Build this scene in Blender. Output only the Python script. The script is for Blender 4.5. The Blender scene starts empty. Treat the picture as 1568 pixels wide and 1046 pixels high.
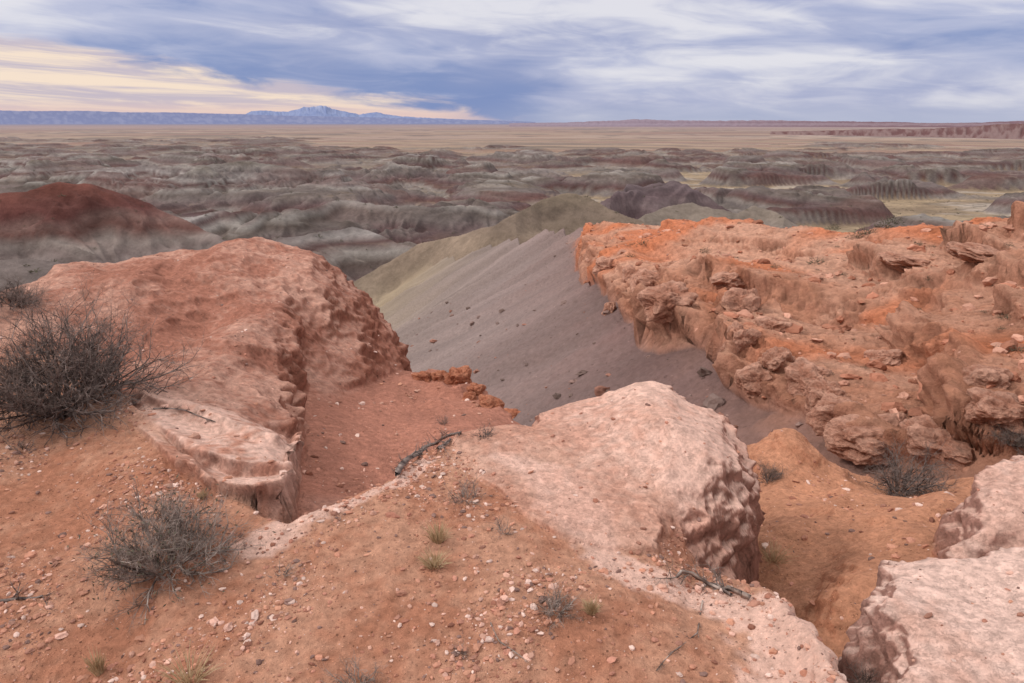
import bpy, bmesh, math, time
import numpy as np
from mathutils import Vector
T0=time.time()
f32=np.float32
# ------------------------------------------------------------------ survey helpers
F=1045.33; CX=784.; CY=523.; PIT=math.radians(17.8); HC=1.7
cp=math.cos(PIT); sp=math.sin(PIT)
def ray(u,v):
    dx=(u-CX)/F; dy=(CY-v)/F
    hy=cp+dy*sp; hz=-sp+dy*cp; h=math.hypot(dx,hy)
    return math.atan2(dx,hy), hz/h
def rS(u,v):
    th,t=ray(u,v); return 5.4/max(-t+0.6*math.sin(th)-0.1*math.cos(th),0.0225)
def zr(u,v,z):
    th,t=ray(u,v); return (u,v,(z-HC)/t,z)
def line(pts):
    o=[]
    for p in pts:
        th,t=ray(p[0],p[1]); r=p[2]
        z=p[3] if len(p)>3 else HC+r*t
        o.append((th,r,z))
    o.sort()
    return np.array(o)
# ------------------------------------------------------------------ noise
_perm=np.random.default_rng(3).permutation(256).astype(np.int32)
_a=np.random.default_rng(4).random(256)*2*np.pi
_gx=np.cos(_a).astype(f32); _gy=np.sin(_a).astype(f32)
_g3=np.random.default_rng(5).normal(size=(256,3)); _g3/=np.linalg.norm(_g3,axis=1)[:,None]; _g3=_g3.astype(f32)
def perlin2(x,y,seed=0):
    x=np.asarray(x,dtype=np.float64)+seed*17.31; y=np.asarray(y,dtype=np.float64)+seed*9.77
    fx=np.floor(x); fy=np.floor(y)
    xi=fx.astype(np.int64)&255; yi=fy.astype(np.int64)&255
    x=(x-fx).astype(f32); y=(y-fy).astype(f32)
    u=x*x*x*(x*(x*6-15)+10); v=y*y*y*(y*(y*6-15)+10)
    A=_perm[xi]; B=_perm[(xi+1)&255]
    h=_perm[(A+yi)&255]; n00=_gx[h]*x+_gy[h]*y
    h=_perm[(A+yi+1)&255]; n01=_gx[h]*x+_gy[h]*(y-1)
    h=_perm[(B+yi)&255]; n10=_gx[h]*(x-1)+_gy[h]*y
    h=_perm[(B+yi+1)&255]; n11=_gx[h]*(x-1)+_gy[h]*(y-1)
    a=n00+u*(n10-n00); b=n01+u*(n11-n01)
    return (a+v*(b-a))*1.4
def perlin3(x,y,z,seed=0):
    x=x+f32(seed*17.31); y=y+f32(seed*9.77); z=z+f32(seed*5.13)
    fx=np.floor(x); fy=np.floor(y); fz=np.floor(z)
    xi=fx.astype(np.int32)&255; yi=fy.astype(np.int32)&255; zi=fz.astype(np.int32)&255
    x=(x-fx).astype(f32); y=(y-fy).astype(f32); z=(z-fz).astype(f32)
    u=x*x*x*(x*(x*6-15)+10); v=y*y*y*(y*(y*6-15)+10); w=z*z*z*(z*(z*6-15)+10)
    def g(ax,ay,az):
        h=_perm[(_perm[(_perm[(xi+ax)&255]+yi+ay)&255]+zi+az)&255]
        return _g3[h,0]*(x-ax)+_g3[h,1]*(y-ay)+_g3[h,2]*(z-az)
    a=g(0,0,0); a+=u*(g(1,0,0)-a); b=g(0,1,0); b+=u*(g(1,1,0)-b); a+=v*(b-a)
    c=g(0,0,1); c+=u*(g(1,0,1)-c); d=g(0,1,1); d+=u*(g(1,1,1)-d); c+=v*(d-c)
    return (a+w*(c-a))*1.5
def ss(x,a,b):
    t=np.clip((x-a)/(b-a),0,1); return t*t*(3-2*t)
def blur(Z,n,axis):
    if n<=0: return Z
    k=np.bincount(np.add.outer(np.arange(n+1),np.arange(n+1)).ravel()).astype(f32); k/=k.sum()
    m=len(k)//2
    pad=[(0,0),(0,0)]; pad[axis]=(m,m)
    Q=np.pad(Z,pad,mode='edge'); out=np.zeros_like(Z)
    L=Z.shape[axis]
    for i,w in enumerate(k):
        out+= w*(Q[i:i+L] if axis==0 else Q[:,i:i+L])
    return out
def smax(a,b,k):
    h=np.clip(k-np.abs(a-b),0,None)/k
    return np.maximum(a,b)+h*h*k*0.25
# ------------------------------------------------------------------ polar survey grid
dense=np.radians(np.arange(-46,46.001,0.08))
side=np.radians(np.linspace(46,180,90)[1:])
TH=np.concatenate([-side[::-1],dense,side]); NC=len(TH)
RR=np.concatenate([np.geomspace(0.05,0.9,24)[:-1],np.geomspace(0.9,14,1000)[:-1],np.geomspace(14,220,620)[:-1],
                   np.geomspace(220,3500,700)[:-1],np.geomspace(3500,95000,70)])
NR=len(RR)
X=(RR[:,None]*np.sin(TH)[None,:]); Y=(RR[:,None]*np.cos(TH)[None,:])
nN=int(np.searchsorted(RR,30.0)); nM=int(np.searchsorted(RR,420.0))
def loft(lines,n,tail=True):
    R=RR[:n,None].astype(f32)
    rs=[];zs=[]
    for l in lines:
        A=line(l); rs.append(np.interp(TH,A[:,0],A[:,1]).astype(f32)); zs.append(np.interp(TH,A[:,0],A[:,2]).astype(f32))
    for k in range(1,len(rs)): rs[k]=np.maximum(rs[k],rs[k-1]+0.02)
    Z=np.repeat(zs[0][None,:],n,axis=0)
    for k in range(len(rs)-1):
        w=np.clip((R-rs[k])/(rs[k+1]-rs[k]),0,1); Z=Z+(zs[k+1]-zs[k])*w
    if tail: Z=Z-np.clip(R-rs[-1],0,None)*0.75
    return Z
def off(l,dr,dz,mul=1.0):
    o=[]
    for p in l:
        th,t=ray(p[0],p[1]); z=p[3] if len(p)>3 else HC+p[2]*t
        o.append((p[0],p[1],p[2]*mul+dr,z+dz))
    return o
# G : foreground spur
Gedge=[(-2500,600,9),(-400,500,8.5),(0,500,7.5),(120,560,5.6),(190,608,4.75),(230,640,4.3),(270,690,3.8),(330,740,3.3),(400,790,2.9),(440,800,2.8),(466,786,2.82),
 (530,765,2.9),(600,735,3.05),(640,700,3.35),(700,668,3.65),(760,660,3.75),(820,657,3.75),(900,680,3.6),(1000,740,3.2),(1060,860,2.66),(1130,890,2.5),
 (1180,905,2.42),(1240,960,2.15),(1285,1046,1.85),(1330,1200,1.5),(1500,1700,1.0)]
allth=[-3000,-400,0,300,600,784,1000,1200,1500,2500]
G=loft([[(u,900,0.05,0.02) for u in allth],[(-3000,900,1.2,-0.05),(0,900,1.2,-0.03),(784,900,1.2,0.0),(1285,1046,1.2,0.0),(1500,1046,0.9,0)],
  [(-3000,900,2.2,-0.12),(0,900,2.2,-0.14),(160,900,2.2,-0.12),(250,900,2.2,-0.04),(400,900,2.2,0.0),(784,900,2.2,0.06),(1000,900,2.1,0.03),(1285,1046,1.7,-0.03),(1400,1200,1.3,-.05)],
  Gedge,off(Gedge,0.12,-0.10),off(Gedge,0.5,-0.7),off(Gedge,3,-4)],nN)
# W : red sandy gully floor at left
Wc=[(-900,560,7.2,-1.2),(300,560,7.3,-0.9),(560,560,7.4,-0.95),(620,560,7.4),(660,569,7.2),(690,580,7.0),(705,570,7.0),(722,592,6.6),(760,612,6.2),(785,635,5.8),(810,650,5.4),(840,670,5.0,-0.95),(900,700,4.8,-1.7),(1000,720,4.7,-3)]
W=loft([[(-900,740,2.5,-.4),(450,740,2.6,-.12),(520,740,2.7,-.18),(700,740,3.0,-.35),(900,740,2.5,-1.0),(1000,700,2.5,-3.0)],
  [(-900,740,3.4,-.5),(430,740,3.4,-.24),(480,740,3.4,-.30),(600,720,3.6,-.42),(700,680,4.1,-.45),(780,660,4.3,-.5),(830,660,4.3,-.7),(900,700,4.3,-1.5),(1000,700,4.3,-3.0)],
  [(-900,640,4.4,-.6),(430,700,4.4,-.38),(480,690,4.4,-.44),(600,690,4.5,-.60),(700,670,4.9,-.62),(780,660,4.9,-.62),(830,660,4.7,-.75),(900,700,4.6,-1.5),(1000,700,4.6,-3.0)],
  [(300,640,5.6,-.5),(470,600,5.6,-.52),(540,610,5.8,-.66),(640,610,6.0,-.82),(700,620,5.9,-.78),(760,630,5.6,-.75),(820,655,5.0,-.8),(900,700,4.7,-1.6),(1000,720,4.65,-3)],
  Wc,off(Wc,0.25,-0.35),off(Wc,1.2,-1.9),off(Wc,6,-7)],nN)
# M : left mound
Mc=[(-2500,600,8),(-300,470,7.6),(-100,446,8),(20,436,8.2),(70,420,8.5),(88,404,8.6),(130,396,8.8),(165,398,8.9),(190,394,9),(260,378,9.2),(310,369,9.3),(340,364,9.4),(400,365,9.4),(440,373,9.2),(480,388,9.0),
 (520,412,8.8),(550,440,8.6),(580,478,8.4),(600,508,8.2),(618,540,8.0),(626,565,7.8,-1.3),(640,590,7.6,-2.6),(700,600,7.5,-4)]
Mb=[(-2500,600,6,-.1),(-300,560,5.8,-.15),(0,520,6.3,-.15),(120,545,5.8,-.14),(180,590,5.0,-.12),(225,612,4.6,-.05),(300,632,4.35,-.05),(380,655,4.3,-.12),(440,662,4.45,-.26),(466,655,4.75,-.44),(462,605,5.5,-.58),(530,595,6.2,-.72),(575,580,6.8,-.85),(618,562,7.4,-1.0),(650,570,7.3,-2.5),(700,600,7.2,-4)]
Mm=[(-300,500,6.8),(0,470,7.2),(120,465,7.2),(200,480,6.7),(300,490,6.6),(380,500,6.4),(425,510,6.4),(445,560,5.9,-.3),(468,580,6.15,-.52),(500,530,6.85),(550,520,7.15),(590,540,7.4),(618,550,7.7),(640,570,7.5,-2.6),(700,600,7.4,-4)]
Mu=[(-300,485,7.1),(0,450,7.6),(120,425,7.8),(200,430,7.6),(300,425,7.7),(380,410,7.9),(430,415,7.9),(500,450,7.6),(550,475,7.8),(590,510,7.9),(618,545,7.85),(640,590,7.6,-2.6),(700,600,7.5,-4)]
M=loft([off(Mb,-0.35,-0.5),Mb,Mm,Mu,Mc,off(Mc,.5,-.35),off(Mc,1.3,-2.2),off(Mc,5,-7)],nN)
# slabs stepping down from the mound
L=loft([[zr(150,690,-.5),zr(205,725,-.35),zr(280,790,-.25),zr(340,825,-.2),zr(400,840,-.2),zr(448,830,-.2),zr(470,820,-.9),zr(520,800,-2)],
 [zr(150,670,-.5),zr(205,700,-.08),zr(250,745,-.03),zr(290,785,-.02),zr(330,812,-.02),zr(380,822,-.02),zr(440,815,-.03),zr(458,800,-.12),zr(475,790,-.9),zr(520,780,-2)],
 [zr(150,655,-.5),zr(212,672,-.02),zr(262,712,.05),zr(300,745,.10),zr(350,762,.11),(400,766,2.87,.11),zr(440,760,.10),zr(456,756,.0),zr(474,760,-.9),zr(520,760,-2)],
 [zr(150,650,-.5),zr(215,660,-.01),zr(265,700,.05),zr(300,730,.10),zr(350,740,.11),zr(400,738,.11),zr(440,736,.10),zr(458,738,.0),zr(474,745,-.9),zr(520,750,-2)],
 [zr(150,648,-.5),zr(215,652,-.03),zr(270,690,-.03),zr(300,712,-.02),zr(350,724,-.02),zr(400,728,-.02),zr(440,728,-.03),zr(458,730,-.1),zr(474,745,-.95),zr(520,750,-2)],
 [zr(150,640,-.5),zr(218,640,.02),zr(280,668,.05),zr(320,690,.07),zr(370,704,.07),zr(420,712,.06),zr(445,718,.02),zr(462,722,-.2),zr(476,735,-1),zr(520,750,-2)],
 [zr(150,625,-.5),zr(222,620,-.02),zr(290,645,-.02),zr(350,668,-.03),zr(400,685,-.05),zr(448,700,-.14),zr(463,712,-.3),zr(478,728,-1),zr(520,750,-2)],
 [zr(150,615,-.5),zr(225,606,.04),zr(300,622,.04),zr(360,644,.02),zr(420,666,-.02),zr(450,684,-.12),zr(464,700,-.4),zr(478,720,-1.1),zr(520,740,-2)],
 [zr(150,600,-2),zr(225,590,-.5),zr(300,610,-.6),zr(360,630,-.6),zr(450,675,-.8),zr(520,740,-3)]],nN)
# C : centre boulder
Cb=[(620,760,3.0,-.4),(700,715,3.2,-.05),(760,750,2.95,0.0),(800,800,2.7,.02),(850,835,2.55,.03),(920,855,2.5,.02),(1000,868,2.55,-.0),(1025,878,2.64,-.18),(1060,884,2.72,-.28),(1100,890,2.84,-.36),(1133,888,2.97,-.46),(1150,880,3.1,-1.2),(1200,880,3.2,-2.5)]
Cm=[(620,720,3.2,-.4),(700,685,3.45,-.02),(780,700,3.3),(850,705,3.25),(920,712,3.2),(990,735,3.1),(1015,770,2.95),(1040,775,2.98),(1075,785,3.02),(1110,800,3.08),(1140,820,3.15),(1154,830,3.25,-.45),(1166,830,3.3,-1.5),(1210,830,3.4,-3)]
Cu=[(620,700,3.4,-.4),(700,675,3.55,-.02),(780,675,3.5),(850,655,3.65),(920,640,3.7),(980,625,3.7),(1030,648,3.45),(1080,690,3.3),(1120,715,3.32),(1146,745,3.38),(1158,775,3.42),(1166,800,3.45,-1.2),(1200,800,3.5,-3)]
Cc=[(620,700,3.6,-.4),(700,670,3.7,-.05),(790,664,3.75,-.02),(816,656,3.85),(832,630,4.0),(850,622,4.05),(880,612,4.1),(920,605,4.15),(950,592,4.2),(975,583,4.2),(1000,582,4.2),(1030,596,4.1),(1046,608,4.05),(1085,625,4.0),(1108,645,3.92),(1135,688,3.8),(1150,730,3.7),(1158,775,3.55),(1167,800,3.5,-1.3),(1200,800,3.5,-3)]
C=loft([off(Cb,-.06,-.3),Cb,Cm,Cu,Cc,off(Cc,.12,-.14),off(Cc,.3,-.8),off(Cc,2,-4)],nN)
# R : orange gully at right
Rc=[(1000,700,6.0,-3.5),(1090,690,6.2,-2.6),(1135,696,6.3),(1160,680,6.4),(1180,664,6.45),(1200,652,6.5),(1225,660,6.5),(1255,696,6.5),(1300,728,6.6),(1350,742,6.7),(1420,742,6.8),(1500,728,7),(1700,700,7.2),(2500,700,7.5)]
R_=loft([[(900,1046,1.5,-2),(1150,1046,1.8,-.8),(1300,1046,2.0,-.75),(2500,1046,2,-.9)],
  [(900,950,2.5,-2),(1130,900,3.0,-.8),(1240,950,3.2),(1300,905,3.3),(1400,880,3.4),(2500,860,3.4,-.6)],
  [(900,800,4,-3),(1120,790,4.4,-1.1),(1200,790,4.6),(1300,780,4.8),(1440,770,4.8),(2500,770,4.8,-.8)],
  [(900,800,5,-3.5),(1120,750,5.5,-1.4),(1200,735,5.6),(1260,748,5.8),(1300,757,5.8),(1440,757,5.9),(2500,740,5.9,-.9)],
  Rc,off(Rc,.5,-.5),off(Rc,1.6,-2.0),off(Rc,5,-6)],nN)
# K2,K1 : rocks lower right
K2=loft([[(1290,1046,1.2,-.9),(1380,1046,1.2,-.6),(1440,1046,1.3,-.08),(2500,1046,1.3,0)],
 [(1240,1046,2.0,-1.2),(1325,1046,2.0,-.6),(1372,1046,2.03,-.08),(1400,1046,2.05,-.0),(1568,1046,2.1,.03),(2500,1046,2.1,.05)],
 [(1200,960,2.5,-1.3),(1280,960,2.5,-.7),(1335,960,2.5,-.10),(1360,960,2.5,.0),(1568,960,2.5,.05),(2500,960,2.5,.1)],
 [(1200,900,2.8,-1.5),(1310,890,2.8,-.75),(1342,878,2.8,-.12),(1360,868,2.9),(1420,860,2.98),(1500,853,3.08),(1568,840,3.2),(1750,815,3.45),(2500,800,3.6)],
 [(1200,900,3.0,-1.5),(1320,890,3.0,-.9),(1342,878,3.0,-.4),(1360,868,3.05,-.15),(1420,860,3.12,-.18),(1568,840,3.35,-.15),(2500,800,3.8,-.2)],
 [(1200,900,3.2,-2.5),(1568,840,3.7,-1.2),(2500,800,4.2,-1.3)],[(1200,900,6,-6),(2500,800,6,-6)]],nN)
K1c=[(1380,830,3.8,-1.6),(1428,815,3.85,-.75),(1447,795,3.85),(1465,765,3.95),(1490,742,4.05),(1530,706,4.2),(1568,692,4.3),(1700,650,4.6),(2500,640,5)]
K1=loft([[(1380,880,3.1,-1.6),(1425,875,3.2,-.9),(1450,866,3.2,-.6),(2500,860,3.3,-.5)],
 [(1380,860,3.4,-1.6),(1430,860,3.4,-.8),(1452,830,3.5,-.3),(1500,820,3.6,-.15),(1568,800,3.75,-.1),(2500,800,3.9,-.05)],
 K1c,off(K1c,.15,-.14),off(K1c,.45,-.9),off(K1c,3,-4)],nN)
# S : grey talus plane with curved far rim
rim=[(-2500,600),(-400,520),(300,520),(500,500),(560,468),(575,453),(600,440),(640,416),(700,392),(760,369),(800,362),(840,350),(870,345),(905,341)]
Hb=[(905,380),(925,440),(955,470),(985,520),(1010,534),(1060,526),(1095,534),(1112,590),(1150,620),(1195,634),(1230,648),(1280,676),(1350,708),(1450,716),(1568,706),(1800,690),(2600,640)]
pr=[(ray(u,v)[0],rS(u,v)) for u,v in rim]+[(ray(u,v)[0],rS(u,v)*1.03) for u,v in Hb]
pr.sort(); pr=np.array(pr)
rc=np.interp(TH,pr[:,0],pr[:,1])
Xm=X[:nM];Ym=Y[:nM];Rm=RR[:nM,None]
S=(-3.2+0.6*(Xm-3.6)-0.1*(Ym-16.6)).astype(f32)
fall=(Xm*0.6-Ym*0.1)/0.608; alongS=(Xm*0.1+Ym*0.6)/0.608
dist=np.hypot(Xm,Ym)
amp=np.clip((dist-8)/60,0.0,1.0)
rill=np.abs(perlin2(alongS/11+0.35*perlin2(Xm/12,Ym/12,5),fall/70,21))*3.4*amp + np.abs(perlin2(alongS/3.6,fall/24,22))*0.8*np.clip(amp*3,0,1)+np.abs(perlin2(alongS/1.1+.3*perlin2(Xm/3,Ym/3,6),fall/9,25))*0.16*np.clip(amp*4,0,1)
S+= -rill.astype(f32)+ (perlin2(Xm/22,Ym/22,23)*1.6*amp+perlin2(Xm/3.5,Ym/3.5,24)*.16).astype(f32)
S-= (np.clip(Rm-rc,0,None)*0.7).astype(f32)
# H : right hillside with ledges
def hb(u,v,m=1.0): return (u,v,rS(u,v)*m)
HL=(760,450,40,-60)
Hbase=[HL,(855,400,44,-14),(870,400,38,-9.5),(890,390,32,-6.4)]+[hb(u,v) for u,v in Hb[1:]]
Htop=[(760,450,42,-60),(855,390,46,-14),(872,385,40,-8.5),(896,385,31,-4.6)]
for (u,v) in [(922,412),(955,425),(985,450),(1030,462),(1070,466),(1105,482),(1128,536),(1165,564),(1200,580),(1240,600),(1290,624),(1350,642),(1450,634),(1568,612),(1800,590),(2600,560)]:
    vb=np.interp(u,[a for a,b in Hb[1:]],[b for a,b in Hb[1:]]); Htop.append((u,v,rS(u,vb)*1.04))
Hm=[(760,450,50,-60),(855,370,52,-14),(870,366,44,-7.9),(900,362,34),(950,372,29),(1000,385,26),(1060,392,23),(1120,400,20.5),(1200,430,17.5),(1280,460,15.8),(1380,480,14),(1480,480,13),(1568,470,12.5),(1800,450,12),(2600,430,11)]
Hc=[(760,450,60,-60),(855,350,60,-14),(870,346,52,-7.8),(905,341,40),(940,338,37),(1000,337,34),(1060,334,32),(1110,336,30),(1160,340,28.5),(1200,346,27),(1250,349,26),(1290,350,25),(1340,344,24.5),(1380,341,24),(1430,338,23.5),(1470,333,23),(1568,322,22),(1800,300,21),(2600,290,20)]
nH=int(np.searchsorted(RR,120.0))
H=loft([off(Hbase,0,-2.5,.96),Hbase,Htop,Hm,Hc,off(Hc,3,-.9),off(Hc,16,-10)],nH)
xh=X[:nH];yh=Y[:nH]
dh=np.hypot(xh,yh); sc=np.clip((dh-6)/10,0.1,1)
H+= ((perlin2(xh/6,yh/6,31)*.6 - np.abs(perlin2((xh+yh*.6)/4.2,(yh-xh*.3)/11,32))*1.4+.3 - np.abs(perlin2((xh+yh*.5)/1.5,(yh-xh*.3)/5,36))*.4)*sc*ss(dh,60,30)*(1-.7*ss(dh,20,32))).astype(f32)
wrp=perlin2(xh/8,yh/8,33)*.5+xh*.07+perlin2(xh/1.5,yh/1.5,37)*.07
def terr(H,step,a,b):
    q=(H+wrp)/step; fq=q-np.floor(q); return ((np.floor(q)+ss(fq,a,b))*step-wrp).astype(f32)
tm=0.25+0.75*ss(perlin2(xh/7,yh/7,34),-.2,.2)
H=H+(terr(H,.75,.6,.92)-H)*tm*.85
tm2=ss(perlin2(xh/5,yh/5,35),-.1,.25)
H=H+(terr(H,.2,.5,.95)-H)*tm2*.8
H=blur(H,1,1)
# far badlands
nF0=int(np.searchsorted(RR,60.0))
xf=X[nF0:];yf=Y[nF0:];rf=np.hypot(xf,yf)
wx=xf+45*perlin2(xf/210,yf/210,41)+18*perlin2(xf/60,yf/60,42)+6*perlin2(xf/22,yf/22,45); wy=yf+45*perlin2(xf/210,yf/210,43)+18*perlin2(xf/60,yf/60,44)+6*perlin2(xf/22,yf/22,46)
def bil(w,s,ax=1.0): 
    q=perlin2(wx/(w*ax),wy/w,s); return (np.sqrt(q*q+.0012)-.0346)*2.0
b62=bil(62,52,1.4);b30=bil(30,53,1.2);b14=bil(14,54);b6=bil(6.5,55)
dfd=1-.3*ss(rf,700,2000)
hil=11*bil(240,51,1.7)+10*bil(105,59,1.7)
hil+= (7.0*b62)*(0.4+hil/18)
hil+= dfd*(3.8*b30)*(0.3+hil/24)
hil+= dfd*((2.0*b14)*(0.3+hil/26)+ (.9*b6)*(0.25+hil/26))
hil=np.where(hil>22,22+(hil-22)*.35,hil)
q_=(hil+2.5*perlin2(xf/50,yf/50,47))/4.6; fq_=q_-np.floor(q_); hil=hil+.22*((np.floor(q_)+ss(fq_,.4,.9))*4.6-2.5*perlin2(xf/50,yf/50,47)-hil)
rmax_u=[(-2500,2600),(0,3600),(430,3300),(520,2400),(700,1800),(850,1600),(1000,2100),(1300,2500),(1568,2600),(2500,2000)]
rm=np.interp(TH,[ray(u,260)[0] for u,_ in rmax_u],[r for _,r in rmax_u])
nz=perlin2(xf/500,yf/260,56)
m=1-ss(rf/rm+nz*.6,.7,1.05)
rightw=ss(TH,math.radians(-1),math.radians(7))[None,:]
sparse=ss(perlin2(xf/150+.3,yf/90,57)+.28*ss(rf,950,1150)-.10*ss(1-np.abs(rf-850)/100,0,1),-.04,.15)
m=m*(1-rightw*(1-sparse*.95)*ss(rf,300,420))
m=m*(1-(1-rightw)*.65*ss(perlin2(xf/230,yf/120,157),.0,.3)*ss(rf,550,900))
hfar=1-.42*ss(rf,1000,2600)
Bz=-72+m*hil*hfar*(1-.15*rightw)*1.08+ (perlin2(xf/900,yf/900,58)*2).astype(f32)+.35*b30+.2*b14
hdet=(7*b62*.6+4.2*b30*.8+2.3*b14*.9+1.1*b6*.8)
def ridge(crest,front,back,seed,rough=1.0,det=.8):
    A=line(crest); z=np.interp(TH,A[:,0],A[:,2]); r=np.interp(TH,A[:,0],A[:,1])
    out=np.clip(np.maximum(A[0,0]-TH,TH-A[-1,0]),0,None)*r
    d=rf-r[None,:]+14*rough*perlin2(xf/45,yf/45,seed+5)
    zz=z[None,:]-np.where(d<0,-d*front,d*back)-out[None,:]*.6
    k=ss(np.abs(d),1,22)
    zz=zz-det*(hdet-2.0)*k*.75-det*.25*(hdet-4) - rough*np.abs(perlin2(wx/9,wy/20,seed+1))*1.6*k
    return zz
mar=ridge([(-500,326,300),(-150,318,300),(0,298,305),(50,284,308),(90,274,310),(150,283,310),(190,298,305),(230,312,300),(270,328,290),(310,344,284),(345,364,276),(370,388,268)],.24,.5,61,1.3,1.3)
mar2=ridge([(-300,420,215),(-60,405,220),(40,398,222),(100,405,222),(170,425,215),(220,450,205)],.35,.5,91,.7,.6)
oliv=ridge([(640,376,185),(700,360,178),(760,340,172),(790,322,178),(830,302,190),(870,295,194),(900,302,192),(935,320,185),(965,336,178),(1000,352,170)],.42,.4,64,.9,.8)
purp=ridge([(915,312,400),(935,300,410),(960,282,440),(985,288,440),(1010,276,450),(1050,280,446),(1080,298,440),(1105,316,430)],.26,.4,67,1.6,1.6)
pale=ridge([(985,330,300),(1010,318,310),(1060,309,320),(1090,318,316),(1130,324,318),(1155,314,325),(1180,322,320),(1200,332,310)],.35,.4,70,.9,.9)
midr=ridge([(420,330,420),(470,318,430),(520,306,450),(600,312,450),(660,318,440),(720,312,450),(760,318,440)],.22,.35,73,1.5,1.4)
mid2=ridge([(340,402,265),(380,396,270),(430,372,285),(480,362,290),(540,352,300),(600,366,290),(640,382,270)],.3,.4,76,1.3,1.2)
mid3=ridge([(150,262,700),(220,250,720),(300,256,700),(380,246,740),(450,256,720),(520,262,700)],.2,.3,79,2,1.6)
far_layers=[Bz,mar,mar2,oliv,purp,pale,midr,mid2,mid3]
ZF=far_layers[0]
for l in far_layers[1:]: ZF=smax(ZF,l,3.0)
FS=np.stack(far_layers).astype(f32); FS=np.exp(np.clip((FS-FS.max(axis=0))/1.5,-20,0)); FS/=FS.sum(axis=0)
del far_layers
# ------------------------------------------------------------------ union
def full(Z,n):
    A=np.full((NR,NC),-300,f32); A[:n]=Z; return A
G=blur(blur(G,7,0),5,1);W=blur(blur(W,8,0),6,1);M=blur(blur(M,5,0),4,1);C=blur(blur(C,3,0),2,1);R_=blur(blur(R_,9,0),6,1)
K2=blur(blur(K2,4,0),4,1);K1=blur(blur(K1,5,0),5,1);L=blur(blur(L,1,0),2,1)
xn=X[:nN];yn=Y[:nN]
n1=perlin2(xn/1.1,yn/1.1,81).astype(f32); n2=perlin2(xn/.35,yn/.35,82).astype(f32)
wn=ss(np.hypot(xn,yn),5.6,6.6)*ss(TH,math.radians(-9),math.radians(-6))[None,:]
G+= n1*.03; W+=n1*.05+ (wn*((.5-np.abs(perlin2(xn/.4,yn/.4,83)))*.22)-.03).astype(f32)
R_+=n1*.05-(np.abs(perlin2(xn/.9+.2*n2,yn/.9,84))*.16-.05+np.abs(n2)*.05).astype(f32)
M+= n1*.09+n2*.03-(np.abs(perlin2(xn/1.0,yn/2.2,85))*.16-.04).astype(f32); C+=n1*.02+n2*.02; K2+=n1*.04+n2*.03; K1+=n1*.06+n2*.05; L+=n2*.04
BF=np.full((NR,NC),-60,f32); BF[nF0:]=ZF
stack=[full(G,nN),full(W,nN),full(M,nN),full(L,nN),full(C,nN),full(R_,nN),full(K2,nN),full(K1,nN),full(S,nM),full(H,nH),BF]
kk=(0.02+0.012*RR)[:,None].astype(f32); kk=np.clip(kk,0,2)
Z=stack[0]
for s_ in stack[1:]: Z=smax(Z,s_,kk)
ST=np.stack(stack); CAT=np.argmax(ST,axis=0).astype(np.int8)
mx=ST.max(axis=0)
Wt=np.exp(np.clip((ST-mx)/(kk*.7),-20,0)); Wt/=Wt.sum(axis=0); del ST,stack
# ------------------------------------------------------------------ displacement along (smoothed) normals
P=np.stack([X.astype(f32),Y.astype(f32),Z.astype(f32)],axis=-1)
def normals(P):
    a=np.gradient(P,axis=1); b=np.gradient(P,axis=0)
    n=np.cross(a,b); n/=np.linalg.norm(n,axis=-1,keepdims=True)+1e-12
    return n
nS=nM
Ps=P[:nS].copy(); Ps[...,2]=blur(blur(Ps[...,2],5,0),5,1)
n=normals(Ps); del Ps
rows=slice(0,int(np.searchsorted(RR,14)))
p=P[rows]; x,y,z=p[...,0],p[...,1],p[...,2]
rockw=(Wt[2]+Wt[3]+Wt[4]+Wt[6]+Wt[7])[rows]; steep=1-np.clip(n[rows][...,2],0,1)
mw=Wt[2][rows]; sandw=1-rockw
a1=perlin3(x/.42,y/.42,z/.42,1); a2=perlin3(x/.16,y/.16,z/.16,2); a3=perlin3(x/.065,y/.065,z/.065,3); a4=perlin3(x/.030,y/.030,z/.030,4)
a5=perlin3(x/.26,y/.26,z/1.1,5); a6=perlin3(x/.6,y/.6,z/.07,9); a7=perlin3(x/.10,y/.10,z/.06,11)
st=ss(steep,.15,.55)
d=rockw*((.22-np.abs(a1))*.05*(.35+1.1*st)+(.3-np.abs(a2))*.030*(.22+1.5*st)+np.clip(a7*1.6,-.6,.6)*.016*(.15+1.7*st)+(.3-np.abs(a3))*.014*(.22+1.8*st)+(.25-np.abs(a4))*.010*(.3+1.3*st))
d+=mw*(st*((.2-np.abs(a5))*.22+a6*.035)+(.25-np.abs(a5))*.05+(.25-np.abs(a2))*.02)+(1-mw)*rockw*st*a6*.03
d+=sandw*(a1*.012+a2*.008+a3*.0055*(1+3*st)+(.3-np.abs(a4))*.006 + st*((.4-np.abs(a2))*.05+a6*.03+a7*.02))
nr=n[rows]
d=d*np.clip(RR[rows]/1.2,0.2,1)[:,None]
P[rows]=p+nr*d[...,None]
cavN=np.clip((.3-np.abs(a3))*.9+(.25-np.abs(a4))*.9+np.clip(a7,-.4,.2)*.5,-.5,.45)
rows2=slice(int(np.searchsorted(RR,7.0)),nM)
p=P[rows2]; x,y,z=p[...,0],p[...,1],p[...,2]; nr=n[rows2]
hw=Wt[9][rows2]; sw=Wt[8][rows2]; steep2=ss(1-nr[...,2],.06,.36)
b1=perlin3(x/1.9,y/1.9,z/1.3,6); b2=perlin3(x/.75,y/.75,z/.45,7); b3=perlin3(x/.28,y/.28,z/.18,8); b4=perlin3(x/3.2,y/3.2,z/.26,10); b5=perlin3(x/.12,y/.12,z/.10,12)
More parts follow.
